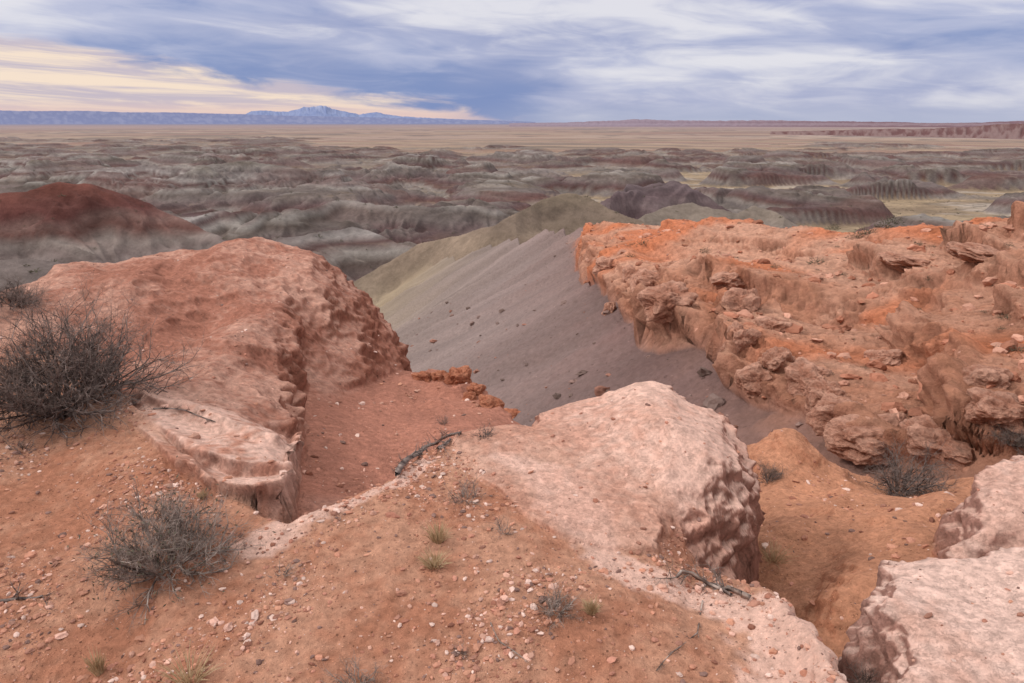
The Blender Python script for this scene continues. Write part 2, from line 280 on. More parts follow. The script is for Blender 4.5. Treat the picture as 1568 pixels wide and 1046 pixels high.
d=hw*((.28-np.abs(b1))*.65*(.12+steep2)+(.28-np.abs(b2))*.34*(.15+steep2)+(.3-np.abs(b3))*.17*(.3+steep2)+b4*.17*steep2+(.3-np.abs(b5))*.07)+sw*(b2*.05+b3*.03+b5*.02)
P[rows2]=p+nr*d[...,None]
del p
n=normals(P); nz_=n[...,2]
print('disp',time.time()-T0)
# ------------------------------------------------------------------ colour: geology, plus painted shade and distance haze
def srgb(r,g,b):
    c=np.array([r,g,b])/255.; return np.where(c<=.04045,c/12.92,((c+.055)/1.055)**2.4).astype(f32)
ALB=0.92
def mixc(a,b,t): return a+(b-a)*t[...,None]
COL=np.zeros((NR,NC,3),f32)
rn=slice(0,nN); x=P[rn][...,0]; y=P[rn][...,1]; z=P[rn][...,2]
c1=perlin2(x/.8,y/.8,101); c2=perlin2(x/.25,y/.25,102); c3=perlin2(x/.06,y/.06,103); cc=(c1*.5+c2*.35+c3*.3)
sand=srgb(190,142,118); sand2=srgb(172,118,94); pink=srgb(226,186,170); pink2=srgb(212,164,146); brown=srgb(156,108,92); redsand=srgb(172,118,100); orange=srgb(188,134,106)
def polydist(pl):
    best=np.full(x.shape,99.,f32)
    pts=[]
    for q in pl:
        th,t=ray(q[0],q[1]); r=(0-HC)/t; pts.append((r*math.sin(th),r*math.cos(th),q[2]))
    for (ax,ay,aw),(bx,by,bw) in zip(pts[:-1],pts[1:]):
        dx,dy=bx-ax,by-ay; t=np.clip(((x-ax)*dx+(y-ay)*dy)/(dx*dx+dy*dy),0,1)
        dd=np.hypot(x-ax-t*dx,y-ay-t*dy)/(aw+(bw-aw)*t); best=np.minimum(best,dd)
    return best
pd=np.minimum(polydist([(400,840,.10),(470,795,.12),(530,775,.09),(600,745,.06),(660,700,.04)]),polydist([(760,700,.05),(830,720,.14),(880,780,.13),(940,860,.12),(1060,890,.12),(1150,930,.2),(1250,1010,.28),(1290,1080,.3)]))
pm=1-ss(pd+cc*1.2,.6,1.2)
tG=ss(cc,-.35,.35)
colG=mixc(sand2+0*x[...,None],sand,tG); colG=mixc(colG,pink+0*colG,pm*.9)
colW=mixc(redsand*.9+0*colG,redsand*1.1,tG)
stn=ss(1-nz_[rn],.12,.5)  # steep faces: browner bare rock, with side shade painted into the colour
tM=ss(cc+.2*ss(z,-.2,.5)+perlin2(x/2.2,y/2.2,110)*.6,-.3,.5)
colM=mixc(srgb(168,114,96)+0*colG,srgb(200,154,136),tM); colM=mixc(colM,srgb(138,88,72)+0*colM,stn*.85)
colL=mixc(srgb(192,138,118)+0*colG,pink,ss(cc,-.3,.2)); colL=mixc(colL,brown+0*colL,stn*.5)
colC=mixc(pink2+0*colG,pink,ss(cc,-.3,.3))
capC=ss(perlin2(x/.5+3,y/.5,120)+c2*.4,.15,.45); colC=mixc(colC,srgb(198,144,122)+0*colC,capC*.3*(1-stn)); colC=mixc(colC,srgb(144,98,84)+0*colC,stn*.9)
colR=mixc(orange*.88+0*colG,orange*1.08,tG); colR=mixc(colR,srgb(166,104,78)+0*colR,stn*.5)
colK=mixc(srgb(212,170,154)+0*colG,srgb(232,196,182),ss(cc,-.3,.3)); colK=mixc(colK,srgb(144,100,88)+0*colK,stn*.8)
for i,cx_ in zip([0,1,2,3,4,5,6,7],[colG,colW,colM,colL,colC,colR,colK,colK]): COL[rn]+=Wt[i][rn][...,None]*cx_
nc_=cavN.shape[0]; COL[:nc_]*=(1+cavN*.5*(.4+.6*rockw*(.6+.4*st)))[...,None]  # hollows darkened, bumps lightened: crevice shade painted into the colour
x=P[:nM,:,0];y=P[:nM,:,1];z=P[:nM,:,2]
e=perlin2(x/7,y/7,130)*.6+perlin2(x/1.8,y/1.8,131)*.35+perlin2(x/.5,y/.5,132)*.25
def ramp(v,stops):
    xs=[s[0] for s in stops]; cs=np.array([s[1] for s in stops])
    return np.stack([np.interp(v,xs,cs[:,k]) for k in range(3)],axis=-1).astype(f32)
zs=z+e*1.2+.03*y
colS=ramp(zs,[(-75,srgb(128,116,98)),(-48,srgb(150,134,112)),(-32,srgb(150,134,112)),(-22,srgb(136,122,110)),(-14,srgb(132,118,112)),(-8,srgb(132,116,112)),(-4.5,srgb(126,106,102)),(-3.0,srgb(120,96,92)),(-1.9,srgb(126,98,90)),(-1.0,srgb(154,110,90))])
fl=(x*.6-y*.1)/.608; al=(x*.1+y*.6)/.608
stt=perlin2(al/3.5,fl/30,133)*.5+perlin2(al/1.1,fl/14,134)*.3
colS=colS*(1+.34*stt+.12*e)[...,None]
COL[:nM]+=Wt[8][:nM][...,None]*colS
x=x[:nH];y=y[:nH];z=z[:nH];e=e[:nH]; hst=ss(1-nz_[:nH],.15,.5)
strong=ss(perlin2(x/8+4,y/6,140)+.7*perlin2(x/2.5,y/2,141)+.42*ss(np.hypot(x,y),14,26)-.12,0,.5)
colH=mixc(srgb(192,146,124)+0*x[...,None],srgb(172,120,96),ss(e,-.4,.4))
colH=mixc(colH,srgb(194,112,74)+0*colH,strong*.7)
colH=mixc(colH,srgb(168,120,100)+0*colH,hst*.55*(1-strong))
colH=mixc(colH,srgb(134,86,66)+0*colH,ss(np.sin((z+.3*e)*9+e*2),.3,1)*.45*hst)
COL[:nH]+=Wt[9][:nH][...,None]*colH
r2a=rows2.start; r2b=min(nH,rows2.stop); kq=r2b-r2a
COL[r2a:r2b]*=(1+np.clip((.28-np.abs(b2[:kq]))*.8+(.25-np.abs(b3[:kq]))*.7+(.25-np.abs(b5[:kq]))*.5,-.45,.3)*hw[:kq]*.6)[...,None]  # hillside recesses darkened in the colour as painted shade
# far
x=P[nF0:,:,0].astype(np.float64);y=P[nF0:,:,1].astype(np.float64);z=P[nF0:,:,2]; r_=np.hypot(x,y)
zw=z+9*perlin2(x/160,y/160,150)+2.0*perlin2(x/25,y/25,151)
tab=[srgb(*c) for c in [(128,116,110),(110,98,96),(156,148,142),(104,84,84),(118,108,106),(96,88,80),(148,140,134),(96,72,70),(122,110,106),(142,132,126),(104,86,86),(112,102,92),(158,150,146),(102,90,84),(100,74,70),(124,114,108)]]
stops=[(-80+i*3.0,tab[(i*5)%16]) for i in range(28)]
st_=ramp(zw,stops)*(0.84+.28*perlin2(x/70,y/70,158)+.18*perlin2(x/12,y/12,159))[...,None]
redp=ss(perlin2(x/130+7,y/90,171),.15,.45); st_=mixc(st_,srgb(106,76,72)+0*st_,redp*.5)
st_=mixc(st_,srgb(124,114,112)+0*st_,ss(perlin2(x/190,y/110,175),-.1,.4)*.35)
hgt=np.clip((z+72)/12,0,1)
nzf=nz_[nF0:]
flat=(1-ss(1-nzf,.012,.07))
g1=perlin2(x/140,y/60,152); g2=perlin2(x/30,y/18,153)
grass=mixc(srgb(160,140,116)+0*st_,srgb(130,112,94),ss(g1+g2*.5,-.4,.4))
grass=mixc(grass,srgb(176,164,154)+0*grass,ss(perlin2(x/90,y/45,154)+.4*g2,.18,.5)*.7)
grass=mixc(grass,srgb(98,88,76)+0*grass,ss(perlin2(x/14,y/9,172)+.5*perlin2(x/60,y/40,173),.1,.6)*.45)
farmix=mixc(st_,grass,np.clip((1-ss(hgt,.03,.24))*.92+flat*(1-hgt)*.5+ss(g1+g2,.25,.6)*.3*flat,0,1))
st_d=(1+.35*g2+.2*perlin2(x/9,y/9,176))[...,None]
def ov(k,c):
    global farmix
    farmix=mixc(farmix,c,FS[k])
ov(1,ramp(z+2.5*g2+perlin2(x/12,y/12,155)*2,[(-70,srgb(112,102,98)),(-48,srgb(150,140,136)),(-40,srgb(124,110,106)),(-37,srgb(138,126,120)),(-33.5,srgb(104,74,68)),(-31,srgb(120,94,88)),(-28,srgb(98,62,58)),(-20,srgb(106,66,58))])*st_d)
ov(2,srgb(122,110,106)*st_d)
ov(3,ramp(z+2*g2,[(-60,srgb(138,124,108)),(-34,srgb(126,110,96)),(-26,srgb(146,128,112)),(-22,srgb(124,108,96)),(-17,srgb(116,102,88))])*st_d)
ov(4,ramp(z+3*g2,[(-64,srgb(118,102,102)),(-50,srgb(98,80,82)),(-44,srgb(124,108,108)),(-40,srgb(98,82,84)),(-36,srgb(100,86,88))])*st_d)
ov(5,ramp(z+1*g2,[(-60,srgb(168,160,154)),(-44,srgb(150,138,132)),(-38,srgb(128,116,106))]))
lr=np.log(r_)
s1=perlin2(x/1500,lr*9,160); s2=perlin2(x/5000+5,lr*22,161); s3=perlin2(x/600,lr*40,162)
pl=mixc(srgb(156,134,116)+0*st_,srgb(140,112,100),ss(s1+.6*s2,-.25,.35)); pl=mixc(pl,srgb(178,162,150)+0*pl,ss(s2+.5*s3,.15,.5)*.6); pl=mixc(pl,srgb(102,90,84)+0*pl,ss(s3-.6*s1+.5*perlin2(x/120,y/80,174),.1,.5)*.7)
pl=mixc(pl,srgb(150,130,130)+0*pl,ss(r_,5000,14000)*.8); pl=mixc(pl,srgb(112,116,144)+0*pl,ss(r_,12000,34000)*.9)  # far plain turns lilac and blue with distance, painted haze
dm=ss(r_,1100,2300)*(1-ss(z,-70.5,-66)*.95)
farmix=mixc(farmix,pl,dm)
hzf=ss(r_,700,6000)*.18; farmix=mixc(farmix,srgb(134,130,142)+0*farmix,hzf)  # distance haze mixed into the surface colour
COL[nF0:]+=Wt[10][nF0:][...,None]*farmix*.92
COL=np.clip(COL*ALB,0.005,.85)
print('col',time.time()-T0)
# ------------------------------------------------------------------ mesh build
def make_mesh(name,verts,quads,col=None,mat=None,k=4,smooth=True):
    me=bpy.data.meshes.new(name); nv=len(verts); nf=len(quads)
    me.vertices.add(nv); me.vertices.foreach_set('co',np.ascontiguousarray(verts,dtype=f32).ravel())
    me.loops.add(nf*k); me.loops.foreach_set('vertex_index',np.ascontiguousarray(quads,dtype=np.int32).ravel())
    me.polygons.add(nf); me.polygons.foreach_set('loop_start',np.arange(nf,dtype=np.int32)*k)
    me.polygons.foreach_set('use_smooth',np.full(nf,smooth))
    me.update(calc_edges=True)
    if col is not None:
        a=me.attributes.new('Col','FLOAT_COLOR','POINT')
        c=np.ones((nv,4),f32); c[:,:3]=col; a.data.foreach_set('color',c.ravel())
    ob=bpy.data.objects.new(name,me); bpy.context.scene.collection.objects.link(ob)
    if mat: me.materials.append(mat)
    return ob
def N(nt,t,**kw):
    nd=nt.nodes.new(t)
    for k_,v in kw.items(): setattr(nd,k_,v)
    return nd
def newmat(name,rough=.95):
    m=bpy.data.materials.new(name); m.use_nodes=True; nt=m.node_tree; b=nt.nodes['Principled BSDF']
    b.inputs['Roughness'].default_value=rough; b.inputs['Specular IOR Level'].default_value=.08
    return m,nt,b
def ground_mat(name,scale,bd,cv,det=6,rough=.7,speck=None,crack=None):
    m,nt,b=newmat(name); L_=nt.links
    tc=N(nt,'ShaderNodeTexCoord'); at=N(nt,'ShaderNodeAttribute',attribute_name='Col')
    nz=N(nt,'ShaderNodeTexNoise'); nz.inputs['Scale'].default_value=scale; nz.inputs['Detail'].default_value=det; nz.inputs['Roughness'].default_value=rough
    L_.new(tc.outputs['Object'],nz.inputs['Vector'])
    mr=N(nt,'ShaderNodeMapRange'); mr.inputs[1].default_value=.25; mr.inputs[2].default_value=.75; mr.inputs[3].default_value=1-cv; mr.inputs[4].default_value=1+cv
    L_.new(nz.outputs['Fac'],mr.inputs[0])
    vm=N(nt,'ShaderNodeVectorMath',operation='SCALE'); L_.new(at.outputs['Color'],vm.inputs[0]); L_.new(mr.outputs[0],vm.inputs['Scale']); col=vm.outputs[0]
    hgt=nz.outputs['Fac']
    if crack:
        s,amt,dk=crack
        vm0=N(nt,'ShaderNodeVectorMath',operation='MULTIPLY_ADD'); L_.new(nz.outputs['Color'],vm0.inputs[0]); vm0.inputs[1].default_value=(3.4/s,)*3; L_.new(tc.outputs['Object'],vm0.inputs[2])
        vo=N(nt,'ShaderNodeTexVoronoi',feature='DISTANCE_TO_EDGE'); vo.inputs['Scale'].default_value=s; L_.new(vm0.outputs[0],vo.inputs['Vector'])
        mc=N(nt,'ShaderNodeMapRange'); mc.inputs[2].default_value=.05; L_.new(vo.outputs['Distance'],mc.inputs[0])
        ad=N(nt,'ShaderNodeMath',operation='MULTIPLY_ADD'); L_.new(mc.outputs[0],ad.inputs[0]); ad.inputs[1].default_value=amt; L_.new(hgt,ad.inputs[2]); hgt=ad.outputs[0]
        md=N(nt,'ShaderNodeMapRange'); md.inputs[3].default_value=1-dk; L_.new(mc.outputs[0],md.inputs[0])
        vs=N(nt,'ShaderNodeVectorMath',operation='SCALE'); L_.new(col,vs.inputs[0]); L_.new(md.outputs[0],vs.inputs['Scale']); col=vs.outputs[0]
    if speck:
        s,th,amt=speck
        vo=N(nt,'ShaderNodeTexVoronoi'); vo.inputs['Scale'].default_value=s; L_.new(tc.outputs['Object'],vo.inputs['Vector'])
        ms=N(nt,'ShaderNodeMapRange'); ms.inputs[1].default_value=.34; ms.inputs[2].default_value=.16; L_.new(vo.outputs['Distance'],ms.inputs[0])
        sep=N(nt,'ShaderNodeSeparateColor'); L_.new(vo.outputs['Color'],sep.inputs[0])
        gt=N(nt,'ShaderNodeMath',operation='GREATER_THAN'); L_.new(sep.outputs[0],gt.inputs[0]); gt.inputs[1].default_value=th
        mu=N(nt,'ShaderNodeMath',operation='MULTIPLY'); L_.new(ms.outputs[0],mu.inputs[0]); L_.new(gt.outputs[0],mu.inputs[1])
        sc2=N(nt,'ShaderNodeMapRange'); sc2.inputs[3].default_value=.45; sc2.inputs[4].default_value=1.6; L_.new(sep.outputs[1],sc2.inputs[0])
        vs=N(nt,'ShaderNodeVectorMath',operation='SCALE'); L_.new(col,vs.inputs[0]); L_.new(sc2.outputs[0],vs.inputs['Scale'])
        mx_=N(nt,'ShaderNodeMix',data_type='RGBA'); L_.new(mu.outputs[0],mx_.inputs[0]); L_.new(col,mx_.inputs[6]); L_.new(vs.outputs[0],mx_.inputs[7]); col=mx_.outputs[2]
        ad=N(nt,'ShaderNodeMath',operation='MULTIPLY_ADD'); L_.new(mu.outputs[0],ad.inputs[0]); ad.inputs[1].default_value=amt; L_.new(hgt,ad.inputs[2]); hgt=ad.outputs[0]
    bp=N(nt,'ShaderNodeBump'); bp.inputs['Strength'].default_value=1; bp.inputs['Distance'].default_value=bd; L_.new(hgt,bp.inputs['Height'])
    L_.new(col,b.inputs['Base Color']); L_.new(bp.outputs[0],b.inputs['Normal'])
    return m
m_sand=ground_mat('orange_dirt',22,.026,.42,6,.80,speck=(62,.60,.2))
m_rock=ground_mat('pink_sandstone',22,.024,.28,6,.78,crack=(15,.06,.16))
m_mound=ground_mat('red_mudstone',18,.040,.40,6,.80,speck=(34,.70,.2))
m_talus=ground_mat('grey_talus',5,.07,.28,6,.78,speck=(7,.90,.4))
m_hill=ground_mat('orange_hillside_rock',7,.10,.42,6,.80)
m_far=ground_mat('banded_clay',.25,1.1,.36,6,.78)
mp=np.array([0,0,1,2,3,0,4,5,6,7,8]); obj=mp[CAT]
fo=obj[:-1,:-1].copy()
plain_row=int(np.searchsorted(RR,3500)); fo[plain_row:]=9
idx=np.arange(NR*NC).reshape(NR,NC)
Q=np.stack([idx[:-1,:-1],idx[:-1,1:],idx[1:,1:],idx[1:,:-1]],axis=-1)[...,::-1]
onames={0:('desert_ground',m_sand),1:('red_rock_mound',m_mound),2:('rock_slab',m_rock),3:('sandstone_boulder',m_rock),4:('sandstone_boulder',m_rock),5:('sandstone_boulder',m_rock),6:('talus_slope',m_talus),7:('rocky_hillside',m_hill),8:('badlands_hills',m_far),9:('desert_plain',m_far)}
Pf=P.reshape(-1,3); Cf=COL.reshape(-1,3)
for k_,(nm,mt) in onames.items():
    q=Q[fo==k_]
    if len(q)==0: continue
    used=np.zeros(NR*NC,bool); used[q.ravel()]=True; ids=np.nonzero(used)[0]; remap=np.zeros(NR*NC,np.int32); remap[ids]=np.arange(len(ids))
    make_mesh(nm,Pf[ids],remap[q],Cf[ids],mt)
print('mesh',time.time()-T0)
# ------------------------------------------------------------------ distant ranges
def make_range(name,pts,Rg,base,depth,colfn,seed,amp=.12,nc=500,mat=m_far,ns=26):
    A=line([(u,v,Rg) for u,v in pts]); th=np.linspace(A[0,0],A[-1,0],nc); zc=np.interp(th,A[:,0],A[:,2])
    s=np.linspace(0,1.6,ns); S_,T_=np.meshgrid(s,th,indexing='ij')
    prof=np.where(S_<=1,S_**1.2,1-(S_-1)*1.4)
    r=Rg*(1-depth*(1-S_)); x=r*np.sin(T_); y=r*np.cos(T_)
    hgt=(zc-base)[None,:]
    nn=(np.abs(perlin2(T_*90,S_*2.2,seed))+.5*np.abs(perlin2(T_*220,S_*4,seed+1))+.25*np.abs(perlin2(T_*500,S_*8,seed+2)))
    z=base-30+(hgt+30)*prof*(1-amp*nn*2*np.sin(np.clip(S_,0,1)*np.pi*.9)-amp*.3*nn)
    V=np.stack([x,y,z],-1).reshape(-1,3); id_=np.arange(ns*nc).reshape(ns,nc)
    q=np.stack([id_[:-1,:-1],id_[1:,:-1],id_[1:,1:],id_[:-1,1:]],-1).reshape(-1,4)[:,::-1]
    c=colfn(np.clip((z-base)/(zc.max()-base),0,1),T_,S_,nn).reshape(-1,3)*ALB*.85
    return make_mesh(name,V,q,c,mat)
bl=srgb(120,134,174)  # haze blue painted into the mountain colours
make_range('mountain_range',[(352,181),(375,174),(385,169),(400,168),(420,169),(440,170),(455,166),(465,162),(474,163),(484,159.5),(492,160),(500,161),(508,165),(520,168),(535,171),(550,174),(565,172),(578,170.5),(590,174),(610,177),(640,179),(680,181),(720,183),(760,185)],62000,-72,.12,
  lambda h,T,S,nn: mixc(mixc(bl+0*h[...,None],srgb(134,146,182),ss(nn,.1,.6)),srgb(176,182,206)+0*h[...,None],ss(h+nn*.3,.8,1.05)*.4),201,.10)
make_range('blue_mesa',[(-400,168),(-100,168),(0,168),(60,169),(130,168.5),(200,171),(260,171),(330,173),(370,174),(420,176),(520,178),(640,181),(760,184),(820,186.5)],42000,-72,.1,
  lambda h,T,S,nn: mixc(srgb(116,124,160)+0*h[...,None],srgb(130,136,168),ss(nn,.2,.7)),211,.05)  # mesa blue is distance haze painted into its colour
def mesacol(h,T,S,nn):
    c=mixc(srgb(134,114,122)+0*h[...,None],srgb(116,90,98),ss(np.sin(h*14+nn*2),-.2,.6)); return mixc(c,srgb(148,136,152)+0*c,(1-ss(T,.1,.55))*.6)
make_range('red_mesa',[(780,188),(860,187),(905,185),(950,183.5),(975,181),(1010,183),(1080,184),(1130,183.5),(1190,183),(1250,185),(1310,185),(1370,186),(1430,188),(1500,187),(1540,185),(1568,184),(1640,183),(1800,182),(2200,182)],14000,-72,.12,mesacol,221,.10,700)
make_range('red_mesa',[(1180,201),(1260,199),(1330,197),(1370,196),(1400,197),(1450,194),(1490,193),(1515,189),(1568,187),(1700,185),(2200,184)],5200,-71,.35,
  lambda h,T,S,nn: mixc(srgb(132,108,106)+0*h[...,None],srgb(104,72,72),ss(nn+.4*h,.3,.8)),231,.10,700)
# ------------------------------------------------------------------ ground lookup
Tg=(P[...,2]-HC)/np.hypot(P[...,0],P[...,1])
def hit(u,v,rmin=1.0):
    th,t=ray(u,v); c=int(np.argmin(np.abs(TH-th))); i0=int(np.searchsorted(RR,rmin)); col=Tg[i0:,c]
    k=int(np.argmax(col>=t)); return P[i0+k,c].astype(float), float(RR[i0+k])
def ico(sub):
    bm=bmesh.new(); bmesh.ops.create_icosphere(bm,subdivisions=sub,radius=1); v=np.array([w.co[:] for w in bm.verts]); f=np.array([[w.index for w in q.verts] for q in bm.faces]); bm.free(); return v,f
IV,IF=ico(6)
def rock(name,u,v,a,b,seed,c0,c1,rmin=7,mat=None,depth=.9):
    g=np.random.default_rng(seed); base,r=hit(u,v,rmin); D=math.hypot(r,HC-base[2]); A=a/F*D; B=b/F*D
    V=IV.copy(); pw=g.uniform(2.2,3.4); V/= (np.abs(V)**pw).sum(axis=1)[:,None]**(1/pw)
    q=V.astype(f32)*1.0
    nn1=perlin3(q[:,0]*1.2,q[:,1]*1.2,q[:,2]*1.2,seed); nn2=perlin3(q[:,0]*2.4,q[:,1]*2.4,q[:,2]*2.4,seed+1); nn3=perlin3(q[:,0]*6,q[:,1]*6,q[:,2]*6,seed+2); nn4=perlin3(q[:,0]*14,q[:,1]*14,q[:,2]*14,seed+3)
    rad=.9+.40*nn1+.22*(.3-np.abs(nn2))+.08*(.3-np.abs(nn3))+.05*(.3-np.abs(nn4))
    V=V*rad[:,None]*np.array([A,A*depth,B]); an=g.uniform(-.5,.5)+math.atan2(base[0],base[1])*-1; ca,sa=math.cos(an),math.sin(an)
    ti=g.uniform(-.3,.3); V=np.stack([V[:,0]*math.cos(ti)-V[:,2]*math.sin(ti),V[:,1],V[:,0]*math.sin(ti)+V[:,2]*math.cos(ti)],-1)
    V=np.stack([V[:,0]*ca-V[:,1]*sa,V[:,0]*sa+V[:,1]*ca,V[:,2]],-1)+base+np.array([base[0],base[1],0])/r*A*.45-[0,0,B*.05]
    t=ss(nn1*.5+nn2*.4+nn3*.3,-.4,.4); c=mixc(c0+0*t[:,None],c1,t)*(1+.5*np.clip((.25-np.abs(nn3))+(.25-np.abs(nn4)),-.5,.3))[:,None]
    return make_mesh(name,V,IF,c*ALB,mat or m_hill,k=3)
hc0,hc1=srgb(166,116,96),srgb(196,150,130)
for i,(u,v,a,b) in enumerate([(1035,475,38,26),(1097,480,28,26),(1000,440,26,20),(972,425,20,16),(930,412,20,13),(933,480,10,15),(1132,530,22,26),(1172,592,34,24),(1236,590,32,24),(1205,556,22,16),(1272,618,26,24),(1315,655,34,28),
   (1350,688,48,26),(1440,688,46,24),(1530,650,36,22),(1180,505,26,14),(1500,590,34,20),(1350,555,26,13),(1400,412,36,11),(1500,395,40,12),(1120,440,26,12)]):
    rock('rounded_rock',u,v,a,b,500+i*7,hc0,hc1)
oc0,oc1=srgb(158,96,72),srgb(184,124,98)
for i,(u,v,a,b) in enumerate([(648,582,16,10),(675,580,13,9),(702,584,20,18),(728,604,15,12),(752,622,20,10),(785,640,16,9),(715,612,14,8)]):
    rock('orange_outcrop_rock',u,v,a,b,800+i*7,oc0,oc1,rmin=5,mat=m_mound)
# ------------------------------------------------------------------ pebbles
def scatter(name,cats,r0,r1,count,smin,smax_,pal,seed,mat,sub=1,wfn=None,aw=1.0,pw=2.6):
    g=np.random.default_rng(seed); i0,i1=np.searchsorted(RR,[r0,r1])
    w=(RR[i0:i1,None]**aw)*np.isin(CAT[i0:i1],cats)*(np.abs(TH)[None,:]<math.radians(46))
    if wfn is not None: w=w*wfn(P[i0:i1])
    w=w.ravel(); cs=np.cumsum(w); pick=np.searchsorted(cs,g.random(count)*cs[-1]); pos=P[i0:i1].reshape(-1,3)[pick].astype(float); nn=n[i0:i1].reshape(-1,3)[pick]
    V,Fc=ico(sub); nv=len(V)
    size=smin*(smax_/smin)**(g.random(count)**pw)
    var=[]
    for i in range(24):
        lo=V@g.normal(size=(3,3))*.18
        vv=V*(1+.16*g.normal(size=(nv,1)))+lo; var.append(vv)
    var=np.array(var)[g.integers(0,24,count)]
    sc_=np.stack([g.uniform(.7,1.35,count),g.uniform(.6,1.1,count),g.uniform(.4,.8,count)],-1)*size[:,None]
    var=var*sc_[:,None,:]; a=g.random(count)*6.283; ca,sa=np.cos(a)[:,None],np.sin(a)[:,None]
    xx=var[...,0]*ca-var[...,1]*sa; yy=var[...,0]*sa+var[...,1]*ca
    allv=np.stack([xx,yy,var[...,2]],-1)+pos[:,None,:]+nn[:,None,:]*(size*.12)[:,None,None]
    F_=(Fc[None]+ (np.arange(count)*nv)[:,None,None]).reshape(-1,3)
    pal=np.array([srgb(*c) for c in pal]); c=pal[g.integers(0,len(pal),count)]*g.uniform(.75,1.15,(count,1))
    return make_mesh(name,allv.reshape(-1,3),F_,np.repeat(c,nv,axis=0)*ALB,mat,k=3,smooth=False)
m_peb=ground_mat('pebble_stone',60,.004,.2,3)
palN=[(206,164,148),(194,150,132),(178,126,108),(160,116,100),(130,102,94),(212,182,170),(184,134,112),(146,100,84),(178,128,108),(188,134,112)]
def clump(Pp): return .2+ss(perlin2(Pp[...,0]/.5,Pp[...,1]/.5,301),-.1,.5)*1.1
scatter('scattered_pebbles',[0],1.2,5.5,15000,.0022,.015,palN,1,m_peb,1,clump,1.2,2.4)
scatter('scattered_pebbles',[0],1.3,5.5,260,.010,.022,palN,9,m_peb,2,clump,1.2,1.6)
scatter('scattered_pebbles',[1,5,3],3,9,2600,.004,.030,palN,2,m_peb,1,clump,1.6,3.0)
scatter('loose_stones',[2,4,6,7],2,9,900,.004,.018,palN,3,m_peb,1,None,1.5)
m_rub=ground_mat('rubble_stone',5,.05,.25,4)
scatter('hillside_rubble',[9],8,45,3000,.02,.18,[(188,138,118),(176,120,98),(196,148,128),(156,106,86)],4,m_rub,2,None,1.6,3.2)
scatter('talus_rubble',[8],9,60,900,.02,.20,[(146,120,112),(152,110,96),(128,108,102),(112,94,88)],5,m_rub,2,None,1.2,3.0)
# ------------------------------------------------------------------ shrubs
def twig_mat(name,c1,c2):
    m,nt,b=newmat(name,.85); tc=N(nt,'ShaderNodeTexCoord'); nz=N(nt,'ShaderNodeTexNoise'); nz.inputs['Scale'].default_value=25; nt.links.new(tc.outputs['Object'],nz.inputs['Vector'])
    cr=N(nt,'ShaderNodeValToRGB'); cr.color_ramp.elements[0].position=.35; cr.color_ramp.elements[1].position=.68; cr.color_ramp.elements[0].color=(*c1,1); cr.color_ramp.elements[1].color=(*c2,1)
    nt.links.new(nz.outputs['Fac'],cr.inputs[0]); nt.links.new(cr.outputs[0],b.inputs['Base Color']); return m
m_twig=twig_mat('dry_twig',(.10,.072,.062),(.42,.34,.30)); m_dark=twig_mat('dark_twig',(.05,.036,.034),(.30,.235,.21)); m_straw=twig_mat('straw',(.34,.22,.12),(.58,.44,.28)); m_leaf=twig_mat('grey_green_leaf',(.075,.068,.048),(.15,.135,.095))
def tubes(segs):
    s=np.array(segs); p0=s[:,0:3];p1=s[:,3:6];r0=s[:,6];r1=s[:,7]; d=p1-p0; d/=np.linalg.norm(d,axis=1)[:,None]+1e-9
    up=np.where(np.abs(d[:,2:3])>.9,[[1.,0,0]],[[0,0,1.]]); a=np.cross(d,up); a/=np.linalg.norm(a,axis=1)[:,None]+1e-9; b=np.cross(d,a)
    V=[]
    for pp,rr in ((p0,r0),(p1,r1)):
        for k in range(3):
            an=k*2.0944; V.append(pp+(a*math.cos(an)+b*math.sin(an))*rr[:,None])
    V=np.stack(V,1); base=(np.arange(len(s))*6)[:,None,None]
    Q_=np.array([[0,1,4,3],[1,2,5,4],[2,0,3,5]])[None]+base
    return V.reshape(-1,3),Q_.reshape(-1,4)
def grow(segs,g,p,d,L,rad,lvl,tips,wig=.26,up=.04):
    ns=max(3,int(5-lvl)); st=L/ns
    for i in range(ns):
        d=d+g.normal(0,wig,3)+np.array([0,0,up]); d/=np.linalg.norm(d); q=p+d*st; ra=rad*(1-i/ns*.6); rb=rad*(1-(i+1)/ns*.6)
        segs.append((*p,*q,ra,rb)); p=q
        if lvl<3 and i>=(1 if lvl==0 else 0):
            for _ in range(2 if lvl<2 else 1):
                if g.random()<.85:
                    dd=d+g.normal(0,.7,3); dd/=np.linalg.norm(dd); grow(segs,g,p,dd,L*g.uniform(.35,.6),rb*.66,lvl+1,tips,wig,up)
    tips.append(p)
